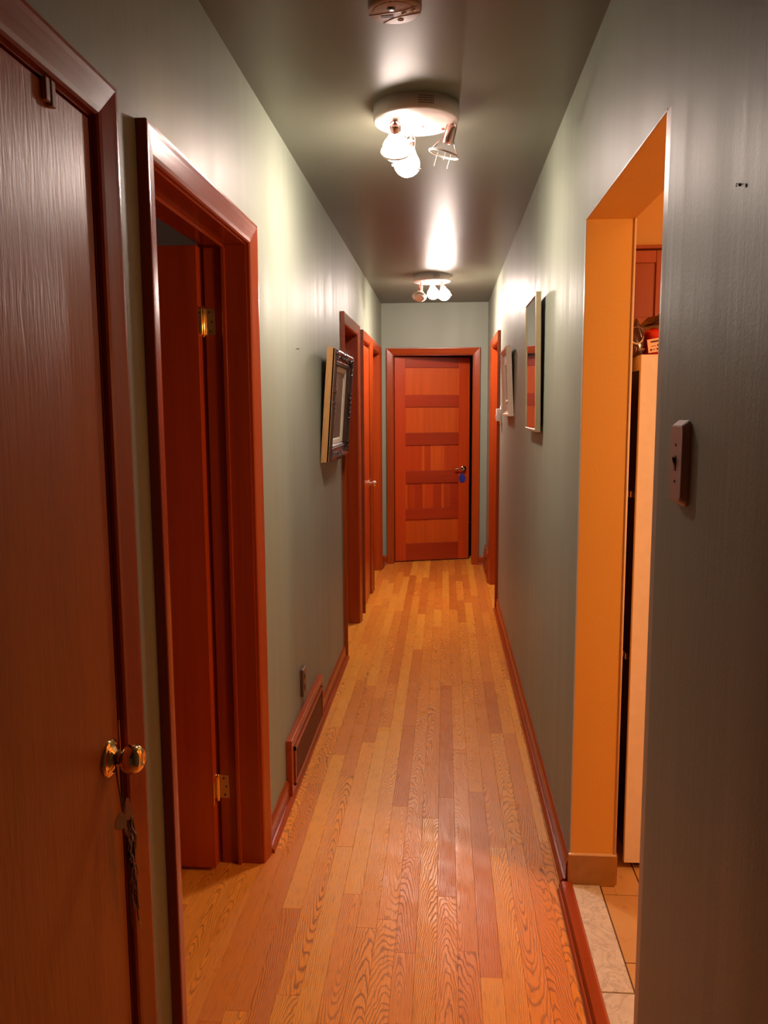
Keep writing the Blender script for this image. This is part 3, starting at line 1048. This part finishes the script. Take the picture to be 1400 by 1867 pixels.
# pale framed picture by the thermostat, leaning out at the top
p2 = thing('framed_picture', 'small pale wood framed picture with pinkish mat beside the white thermostat', 'picture', (XR - 0.001, 4.94, 1.427), rot=(0, -math.atan2(0.019, 0.398), 0))
W2, H2 = 0.475, 0.398
bm = bmesh.new()
frame_bars(bm, W2, H2, [(0.0, 0.0), (0.0, 0.027), (0.002, 0.030), (0.012, 0.030), (0.016, 0.022), (0.026, 0.016), (0.026, 0.0)])
obj('picture_frame', up(neg(bm), H2 / 2), 'blond', p2, local=True)
bm = bmesh.new()
frame_bars(bm, W2 - 0.05, H2 - 0.05, [(0.0, 0.006), (0.0, 0.011), (0.060, 0.011), (0.062, 0.006)])
obj('mat', up(neg(bm), H2 / 2), 'mat', p2, local=True)
bm = bmesh.new()
frame_bars(bm, W2 - 0.165, H2 - 0.165, [(0.0, 0.006), (0.0, 0.015), (0.010, 0.013), (0.014, 0.008), (0.014, 0.006)])
obj('inner_frame', up(neg(bm), H2 / 2), 'blond', p2, local=True)
obj('image', up(neg(BX(0.002, 0.007, -W2 / 2 + 0.02, W2 / 2 - 0.02, -H2 / 2 + 0.02, H2 / 2 - 0.02)), H2 / 2), 'smallpic', p2, local=True)

# ------------------------------------------------------------------ small wall fittings
# light switch
sw = thing('light_switch', 'pinkish brown chunky switch plate with a black toggle beside the kitchen opening', 'light switch', (XR, 1.372, 1.378))
bm = bmesh.new()
def rrect(hy, hz, r, x, n=5):
    o = []
    for cy, cz, a0 in ((hy - r, hz - r, 0), (-hy + r, hz - r, PI / 2), (-hy + r, -hz + r, PI), (hy - r, -hz + r, 1.5 * PI)):
        for i in range(n + 1):
            a = a0 + i * PI / 2 / n
            o.append(Vector((x, 1.366 + cy + r * math.cos(a), 1.3785 + cz + r * math.sin(a))))
    return o
loop = [rrect(0.037, 0.070, 0.016, XR), rrect(0.037, 0.070, 0.016, XR - 0.004), rrect(0.033, 0.062, 0.012, XR - 0.0135), rrect(0.032, 0.060, 0.012, XR - 0.014)]
R = [[bm.verts.new(p) for p in l] for l in loop]
for A, B in zip(R, R[1:]):
    for i in range(len(A)):
        j = (i + 1) % len(A)
        bm.faces.new((A[i], A[j], B[j], B[i]))
bm.faces.new(R[-1])
bm.faces.new(R[0][::-1])
obj('switch_plate', bm, 'switch', sw)
bm = bmesh.new()
box(bm, XR - 0.015, XR - 0.0135, 1.361, 1.371, 1.366, 1.391)
obj('toggle_slot', bm, 'black', sw)
bm = bmesh.new()
loft(bm, [(XR - 0.014, 1.3625, 1.371), (XR - 0.014, 1.3695, 1.371), (XR - 0.014, 1.3695, 1.386), (XR - 0.014, 1.3625, 1.386)],
     [(XR - 0.019, 1.3635, 1.383), (XR - 0.019, 1.3685, 1.383), (XR - 0.019, 1.3685, 1.389), (XR - 0.019, 1.3635, 1.389)])
obj('toggle', bm, 'black', sw)
for z in (1.3485, 1.4085):
    bm = bmesh.new()
    lathe(bm, [(0.003, 0), (0.0025, 0.001), (0, 0.0012)], (XR - 0.014, 1.366, z), (-1, 0, 0), 10)
    obj('screw', bm, 'screw', sw)

# picture hook left in the wall above the switch
hk = thing('picture_hook', 'tiny dark metal wall hook high on the near right wall', 'hook', (XR, 1.16, 1.764))
bm = bmesh.new()
loft(bm, [(XR, 1.1400, 1.7572), (XR - 0.0012, 1.1400, 1.7572), (XR - 0.0012, 1.1400, 1.7592), (XR, 1.1400, 1.7592)], [(XR, 1.1750, 1.7668), (XR - 0.0012, 1.1750, 1.7668), (XR - 0.0012, 1.1750, 1.7688), (XR, 1.1750, 1.7688)])
box(bm, XR - 0.0014, XR, 1.1380, 1.1410, 1.7555, 1.7597)
box(bm, XR - 0.0014, XR, 1.1740, 1.1770, 1.7655, 1.7697)
obj('hook_bar', bm, 'screw', hk)
bm = bmesh.new()
lathe(bm, [(0.002, 0), (0.002, 0.003), (0, 0.0033)], (XR, 1.16, 1.764), (-1, 0, 0), 8)
obj('nail', bm, 'screw', hk)
# nail in the left wall
bm = bmesh.new()
lathe(bm, [(0.0016, 0), (0.0016, 0.010), (0.004, 0.0105), (0.004, 0.012), (0, 0.0122)], (XL, 3.242, 1.710), (1, 0, -0.1), 10)
tag(obj('nail', bm, 'steel'), 'tiny bare nail on the left wall above the gilt picture\'s near corner', 'nail')

# brown wall outlet
ou = thing('wall_outlet', 'dark brown wall outlet low on the left wall above the floor vent', 'outlet', (XL, 3.225, 0.35))
obj('outlet_plate', BX(XL, XL + 0.014, 3.188, 3.262, 0.289, 0.405, bev=0.003), 'outlet', ou)
for z in (0.325, 0.370):
    bm = bmesh.new()
    lathe(bm, [(0.017, 0), (0.016, 0.002), (0, 0.002)], (XL + 0.014, 3.225, z), (1, 0, 0), 20)
    rcp = obj('receptacle', bm, 'outlet', ou)
    bm = bmesh.new()
    for y in (-0.006, 0.006):
        box(bm, XL + 0.0155, XL + 0.0165, 3.225 + y - 0.001, 3.225 + y + 0.001, z - 0.004, z + 0.004)
    obj('slot', bm, 'black', rcp)

# thermostat
th = thing('thermostat', 'small white thermostat box on the right wall behind the pale picture', 'thermostat', (XR, 5.72, 1.43))
obj('back_plate', BX(XR - 0.008, XR, 5.66, 5.77, 1.368, 1.490, bev=0.002), 'white', th)
obj('cover', BX(XR - 0.036, XR - 0.008, 5.672, 5.757, 1.385, 1.470, bev=0.004), 'white', th)
obj('dial', BX(XR - 0.040, XR - 0.036, 5.69, 5.74, 1.40, 1.425, bev=0.001), 'plastic', th)


# floor-level return-air vents
def air_vent(label, mp, s0, s1, zt, grp):
    c = mp((s0 + s1) / 2, 0, 0)
    v = thing('air_vent', label, 'vent', c, grp)
    def b(sa, sb, ta, tb, za, zb, bev=0.0):
        p, q = mp(sa, ta, za), mp(sb, tb, zb)
        return BX(p[0], q[0], p[1], q[1], p[2], q[2], bev=bev)
    w = 0.036
    obj('frame_bar', b(s0, s1, 0.0, 0.024, zt - w, zt, 0.003), 'trim_y', v)
    obj('frame_bar', b(s0, s0 + w, 0.0, 0.024, 0.020, zt - w - 0.0005, 0.003), 'trim_z', v)
    obj('frame_bar', b(s1 - w, s1, 0.0, 0.024, 0.020, zt - w - 0.0005, 0.003), 'trim_z', v)
    obj('frame_bar', b(s0 + w, s1 - w, 0.0, 0.024, 0.020, 0.040, 0.003), 'trim_y', v)
    bm = bmesh.new()
    i0, i1, z0, z1 = s0 + w + 0.004, s1 - w - 0.004, 0.044, zt - w - 0.006
    for (sa, sb, za, zb) in ((i0, i1, z1 - 0.012, z1), (i0, i1, z0, z0 + 0.008), (i0, i0 + 0.012, z0, z1), (i1 - 0.012, i1, z0, z1)):
        p, q = mp(sa, 0.016, za), mp(sb, 0.030, zb)
        box(bm, p[0], q[0], p[1], q[1], p[2], q[2])
    obj('grille_border', bm, 'trim_y', v)
    obj('back_plate', b(s0 + 0.01, s1 - 0.01, 0.001, 0.008, 0.03, zt - 0.01), 'dark', v)
    bm = bmesh.new()
    n = int((i1 - i0 - 0.03) / 0.0115)
    for i in range(n):
        s = i0 + 0.015 + i * 0.0115
        p, q = mp(s, 0.018, z0 + 0.006), mp(s + 0.005, 0.026, z1 - 0.010)
        box(bm, p[0], q[0], p[1], q[1], p[2], q[2])
    for i in range(9):
        z = z0 + 0.014 + i * (z1 - z0 - 0.026) / 8
        p, q = mp(i0 + 0.01, 0.0175, z - 0.0022), mp(i1 - 0.01, 0.024, z + 0.0022)
        box(bm, p[0], q[0], p[1], q[1], p[2], q[2])
    g = obj('grille', bm, 'grille', v)
    g['kind'] = 'stuff'
    return v


air_vent('long wooden return-air vent low on the left wall under the outlet', mapL, 2.866, 3.645, 0.236, 'wooden return-air vents')
air_vent('wooden return-air vent low on the right wall next to the end wall', mapR, 6.995, 7.495, 0.215, 'wooden return-air vents')

# clip hanging over the top of the near door
ck = thing('door_clip', 'narrow brown metal clip at the top of the flat brown door', 'clip', (XL + 0.012, 1.215, 1.925))
bm = bmesh.new()
box(bm, XL + 0.001, XL + 0.009, 1.209, 1.2215, 1.921, 1.954, bev=0.0012)
box(bm, XL + 0.001, XL + 0.0055, 1.2215, 1.2245, 1.919, 1.954)
box(bm, XL + 0.001, XL + 0.010, 1.2245, 1.237, 1.917, 1.954, bev=0.0012)
obj('clip_channel', bm, 'brown_metal', ck)

# bunch of cords and tags hanging from the brass knob
KX, KY, KZ = XL + 0.017, 1.327, 0.858
kb = thing('key_bunch', 'tangled bunch of brown cords and clear tags hung on the brass knob', 'key ring', (KX, KY, KZ))
bm = bmesh.new()
for q in (-1, 1):
    tube(bm, [(KX, KY + 0.0135 * q, KZ), (KX + 0.001, KY + 0.011 * q, KZ - 0.03), (KX + 0.003, KY + 0.004 * q, KZ - 0.075), (KX + 0.004, KY + 0.001 * q, KZ - 0.105)], 0.0013, 6)
tube(bm, [(KX, KY + 0.0137 * math.cos(t), KZ + 0.0137 * math.sin(t)) for t in [PI * i / 10 for i in range(11)]], 0.0013, 6)
obj('cord', bm, 'cord', kb)
bm = bmesh.new()
def blob(y, z, hy, hz, x, yaw):
    pts = []
    for i in range(14):
        a = 2 * PI * i / 14
        w = 1.0 + 0.12 * math.sin(3 * a + yaw * 5)
        pts.append((hy * math.cos(a) * w, hz * math.sin(a) * w))
    c, s = math.cos(yaw), math.sin(yaw)
    loft(bm, [(KX + x + s * p + 0.0008 * c, KY + y + c * p, KZ + z + q) for p, q in pts], [(KX + x + s * p - 0.0008 * c, KY + y + c * p, KZ + z + q) for p, q in pts])
blob(-0.012, -0.112, 0.011, 0.016, 0.004, 0.7)
obj('clear_tag', bm, 'plastic', kb)
bm = bmesh.new()
blob(0.008, -0.115, 0.010, 0.036, 0.010, 0.5)
blob(0.012, -0.165, 0.009, 0.026, 0.012, 1.1)
obj('film_tag', bm, 'film', kb)
bm = bmesh.new()
rk = random.Random(11)
for i in range(9):
    y0, x0 = 0.006 + rk.uniform(-0.007, 0.010), 0.010 + rk.uniform(-0.006, 0.008)
    z0 = -0.10 - rk.uniform(0, 0.06)
    L = rk.uniform(0.07, 0.20)
    pts = [(KX + x0 + rk.uniform(-0.003, 0.003), KY + y0 + 0.010 * f + rk.uniform(-0.003, 0.003), KZ + z0 - L * f) for f in [k / 7 for k in range(8)]]
    tube(bm, pts, 0.0013, 5)
obj('strand', bm, 'cord', kb)
bm = bmesh.new()
for i in range(6):
    y0, x0 = 0.004 + rk.uniform(-0.010, 0.014), 0.014 + rk.uniform(-0.004, 0.010)
    z0 = -0.10 - rk.uniform(0, 0.05)
    L = rk.uniform(0.06, 0.15)
    pts = [(KX + x0 + rk.uniform(-0.005, 0.005), KY + y0 + 0.006 * f + rk.uniform(-0.005, 0.005), KZ + z0 - L * f) for f in [k / 6 for k in range(7)]]
    tube(bm, pts, 0.0011, 5)
obj('clear_strand', bm, 'plastic', kb)
for z, y in ((-0.205, 0.010), (-0.232, 0.014), (-0.182, 0.000)):
    bm = bmesh.new()
    sphere(bm, (KX + 0.012, KY + y, KZ + z), 0.0065, 10, (0.6, 0.8, 1.4))
    obj('bead', bm, 'black', kb)
bm = bmesh.new()
blob(0.008, -0.215, 0.0035, 0.022, 0.015, 0.8)
obj('key', bm, 'nickel', kb)
bm = bmesh.new()
for (y0, z0, y1, z1) in ((0.016, -0.295, 0.034, -0.345), (0.018, -0.230, 0.030, -0.280), (0.004, -0.23, 0.003, -0.29)):
    loft(bm, [(KX + 0.014, KY + y0 - 0.001, KZ + z0), (KX + 0.014, KY + y0 + 0.001, KZ + z0 + 0.002), (KX + 0.0148, KY + y0, KZ + z0)],
         [(KX + 0.014, KY + y1 - 0.001, KZ + z1), (KX + 0.014, KY + y1 + 0.001, KZ + z1 + 0.002), (KX + 0.0148, KY + y1, KZ + z1)])
obj('plastic_strip', bm, 'plastic', kb)

# blue tag on the lever of the end door
ca, sa = math.cos(math.radians(16.6)), math.sin(math.radians(16.6))
def leafp(u, v, z):
    return Vector((-0.473 + u * ca - v * sa, YE + 0.072 + u * sa + v * ca, z))
kt = thing('key_tag', 'blue teardrop tag hanging from the end door lever', 'tag', leafp(LW - 0.074, -0.04, zl))
UT = LW - 0.074
bm = bmesh.new()
pts = []
for i in range(24):
    a = 2 * PI * i / 24
    r = 0.034
    y = math.sin(a)
    pts.append((r * math.cos(a) * (1.0 if y < 0.2 else 1.0 - 0.55 * (y - 0.2)), 0.046 * y))
loft(bm, [leafp(UT + p, -0.0075, 0.805 + q) for p, q in pts], [leafp(UT + p, -0.0035, 0.805 + q) for p, q in pts])
tg = obj('tag_disc', bm, 'blue', kt)
bm = bmesh.new()
tube(bm, [leafp(UT - 0.012 + 0.006 * math.cos(t), -0.008, 0.810 + 0.016 * math.sin(t)) for t in [0.5 + i * 0.45 for i in range(9)]], 0.0016, 5)
tube(bm, [leafp(UT + 0.006 + 0.013 * math.cos(t), -0.008, 0.800 + 0.02 * math.sin(t)) for t in [-1.8 + i * 0.4 for i in range(9)]], 0.0016, 5)
tube(bm, [leafp(UT - 0.010, -0.008, 0.775), leafp(UT + 0.002, -0.008, 0.773)], 0.0016, 5)
obj('ink_mark', bm, 'blue_dark', tg)
bm = bmesh.new()
tube(bm, [leafp(UT + 0.004, -0.050, zl + 0.006), leafp(UT + 0.003, -0.051, zl - 0.012), leafp(UT, -0.015, 0.872), leafp(UT, -0.005, 0.848)], 0.0032, 6)
tube(bm, [leafp(UT + 0.004, -0.050, zl + 0.006), leafp(UT + 0.006, -0.034, zl - 0.008), leafp(UT, -0.012, 0.872)], 0.0032, 6)
obj('strap', bm, 'plastic', kt)

# ------------------------------------------------------------------ kitchen contents
fr = thing('refrigerator', 'white refrigerator seen side-on through the kitchen opening', 'refrigerator', (0.92, 2.85, 0.006))
FX0, FX1, FY0, FY1, FZ = 0.575, 1.22, 2.47, 3.14, 1.625
obj('side_panel', BX(FX0, FX1, FY0, FY0 + 0.018, 0.030, FZ, bev=0.002), 'fridge', fr)
obj('side_panel', BX(FX0, FX1, FY1 - 0.018, FY1, 0.030, FZ, bev=0.002), 'fridge', fr)
obj('cabinet_top', BX(FX0 + 0.0005, FX1, FY0 + 0.0185, FY1 - 0.0185, FZ - 0.045, FZ, bev=0.002), 'fridge', fr)
obj('back_panel', BX(FX0 + 0.012, FX0 + 0.03, FY0 + 0.0185, FY1 - 0.0185, 0.06, FZ - 0.046), 'black', fr)
obj('body', BX(FX0 + 0.031, FX1 - 0.001, FY0 + 0.0185, FY1 - 0.0185, 0.03, FZ - 0.046), 'white', fr)
for zc in (1.205, 0.690):
    bm = bmesh.new()
    box(bm, FX0 - 0.004, FX0 + 0.013, FY0 + 0.060, FY0 + 0.16, zc - 0.010, zc + 0.010, bev=0.002)
    tube(bm, [(FX0 - 0.004, FY0 + 0.10, zc - 0.03), (FX0 - 0.004, FY0 + 0.10, zc + 0.012)], 0.006, 8)
    obj('pipe_clip', bm, 'nickel', fr)
for x in (FX0 + 0.05, FX1 - 0.05):
    for y in (FY0 + 0.05, FY1 - 0.05):
        bm = bmesh.new()
        lathe(bm, [(0.018, 0.0), (0.018, 0.024), (0.0, 0.025)], (x, y, 0.006), (0, 0, 1), 12)
        obj('foot', bm, 'black', fr)

# upper cabinet over the refrigerator
cb = thing('wall_cabinet', 'red-brown wooden cabinet above the refrigerator', 'cabinet', (1.0, 3.4, 1.78))
CY = 3.20
obj('carcass', BX(XRK + 0.005, 1.5, CY + 0.02, 3.558, 1.76, 2.060), 'cab', cb)
obj('top_moulding', BX(XRK + 0.005, 1.5, CY - 0.012, 3.558, 2.0605, 2.074, bev=0.003), 'cab', cb)
for x0, x1 in ((XRK + 0.008, 0.848), (0.852, 1.172), (1.176, 1.496)):
    z0, z1 = 1.765, 2.056
    dr = obj('door_panel', BX(x0 + 0.05, x1 - 0.05, CY + 0.010, CY + 0.018, z0 + 0.03, z1 - 0.03), 'cab', cb)
    w = 0.058
    obj('stile', BX(x0, x0 + w, CY, CY + 0.0195, z0, z1, bev=0.002), 'cab', dr)
    obj('stile', BX(x1 - w, x1, CY, CY + 0.0195, z0, z1, bev=0.002), 'cab', dr)
    obj('rail', BX(x0 + w + 0.0005, x1 - w - 0.0005, CY, CY + 0.0195, z1 - 0.045, z1, bev=0.002), 'cab', dr)
    obj('rail', BX(x0 + w + 0.0005, x1 - w - 0.0005, CY, CY + 0.0195, z0, z0 + 0.045, bev=0.002), 'cab', dr)


def bag(name, x0, x1, y0, y1, z0, prof_top, seed, bm=None):
    """Soft sack: grid shell, squashed and wrinkled, flat on its support."""
    bm = bmesh.new()
    bmesh.ops.create_cube(bm, size=2.0)
    bmesh.ops.subdivide_edges(bm, edges=bm.edges, cuts=7, use_grid_fill=True)
    q = random.Random(seed)
    ph = [q.uniform(0, 6) for _ in range(6)]
    for v in bm.verts:
        x, y, z = v.co
        k = 1.0 - 0.10 * (abs(x) ** 3) * (abs(y) ** 3)
        wob = 0.05 * math.sin(4 * z + ph[0] + 3 * x) + 0.05 * math.sin(5 * x + ph[1] + 2 * y)
        X = (x * (1 - 0.05 * z * z) * k + wob * (1 - abs(x) * 0.5)) * 0.94
        Y = (y * (1 - 0.10 * z * z) * k + 0.05 * math.sin(6 * z + ph[2] + 4 * x) * abs(y)) * 0.94
        u = (x + 1) / 2
        zt = prof_top(u)
        f = (z + 1) / 2
        Z = z0 + f * (zt - z0) + 0.010 * math.sin(5 * x + ph[3]) * math.sin(4 * y + ph[4]) * f
        v.co = ((x0 + x1) / 2 + X * (x1 - x0) / 2, (y0 + y1) / 2 + Y * (y1 - y0) / 2, max(z0, Z))
    for f in bm.faces:
        f.smooth = True
    return bm


mb = thing('snack_bag', 'dark maroon bag with a pale curved band on the refrigerator', 'bag', (0.585, 2.58, FZ))
obj('bag_body', bag('bag', 0.548, 0.598, 2.52, 2.66, FZ, lambda u: 1.735 - 0.06 * abs(u - 0.45), 2), 'bag_dark', mb)
bm = bmesh.new()
tube(bm, [(0.573 + 0.020 * math.cos(t), 2.521, 1.688 + 0.028 * math.sin(t)) for t in [PI + 0.2 + i * (PI - 0.4) / 12 for i in range(13)]],
     [0.0006 + 0.0024 * math.sin(PI * i / 12) for i in range(13)], 8)
tube(bm, [(0.573 + 0.020 * math.cos(t), 2.521, 1.690 + 0.020 * math.sin(t)) for t in [0.5 + i * (PI - 1.0) / 8 for i in range(9)]], 0.0006, 6)
obj('curved_band', bm, 'plastic', mb)
bm = bmesh.new()
tube(bm, [(0.566, 2.521, 1.645), (0.569, 2.521, 1.652), (0.573, 2.521, 1.648), (0.571, 2.521, 1.638)], 0.0010, 5)
for i in range(3):
    tube(bm, [(0.582 + 0.006 * i + 0.003 * math.cos(t), 2.521, 1.643 + 0.003 * math.sin(t)) for t in [2 * PI * k / 8 for k in range(7)]], 0.0008, 5)
obj('lettering', bm, 'plastic', mb)

rb = thing('snack_bag', 'bright red bag with a cream label on the refrigerator', 'bag', (0.66, 2.60, FZ))
obj('bag_body', bag('bag', 0.604, 0.80, 2.535, 2.70, FZ, lambda u: 1.700 + 0.008 * min(1, u * 2.2), 5), 'bag_red', rb)
bm = bag('bag', 0.604, 0.82, 2.53, 2.72, 1.719, lambda u: 1.727 + 0.030 * min(1.0, u * 2.6) + 0.006 * math.sin(9 * u), 9)
tag(obj('grocery_sack', bm, 'bag_dark'), 'dark purple folded sack lying on top of the red bag', 'bag')
bm = bmesh.new()
# slanted cream label on the bag's front
LX, LZ, LYF = 0.612, 1.633, 2.537
def lp(u, w, d=0.0):
    c, s = math.cos(0.17), math.sin(0.17)
    return (LX + u * c - w * s * 0.9, LYF - d, LZ + u * s + w * c)
loft(bm, [lp(0, 0), lp(0.10, 0), lp(0.10, 0.040), lp(0, 0.040)], [lp(0, 0, 0.003), lp(0.10, 0, 0.003), lp(0.10, 0.040, 0.003), lp(0, 0.040, 0.003)])
lb = obj('label_panel', bm, 'label', rb)
bm = bmesh.new()
def mark(u0, u1, w0, w1):
    loft(bm, [lp(u0, w0, 0.0028), lp(u1, w0, 0.0028), lp(u1, w1, 0.0028), lp(u0, w1, 0.0028)], [lp(u0, w0, 0.0036), lp(u1, w0, 0.0036), lp(u1, w1, 0.0036), lp(u0, w1, 0.0036)])
for u0, u1, w0, w1 in ((0.010, 0.05, 0.029, 0.034), (0.055, 0.09, 0.029, 0.034), (0.028, 0.034, 0.016, 0.022), (0.038, 0.05, 0.018, 0.020), (0.006, 0.011, 0.005, 0.011),
                       (0.013, 0.021, 0.007, 0.009), (0.025, 0.030, 0.005, 0.011), (0.033, 0.041, 0.007, 0.009), (0.010, 0.024, 0.0175, 0.019), (0.06, 0.08, 0.017, 0.020), (0.05, 0.055, 0.005, 0.011)):
    mark(u0, u1, w0, w1)
obj('label_print', bm, 'ink', lb)
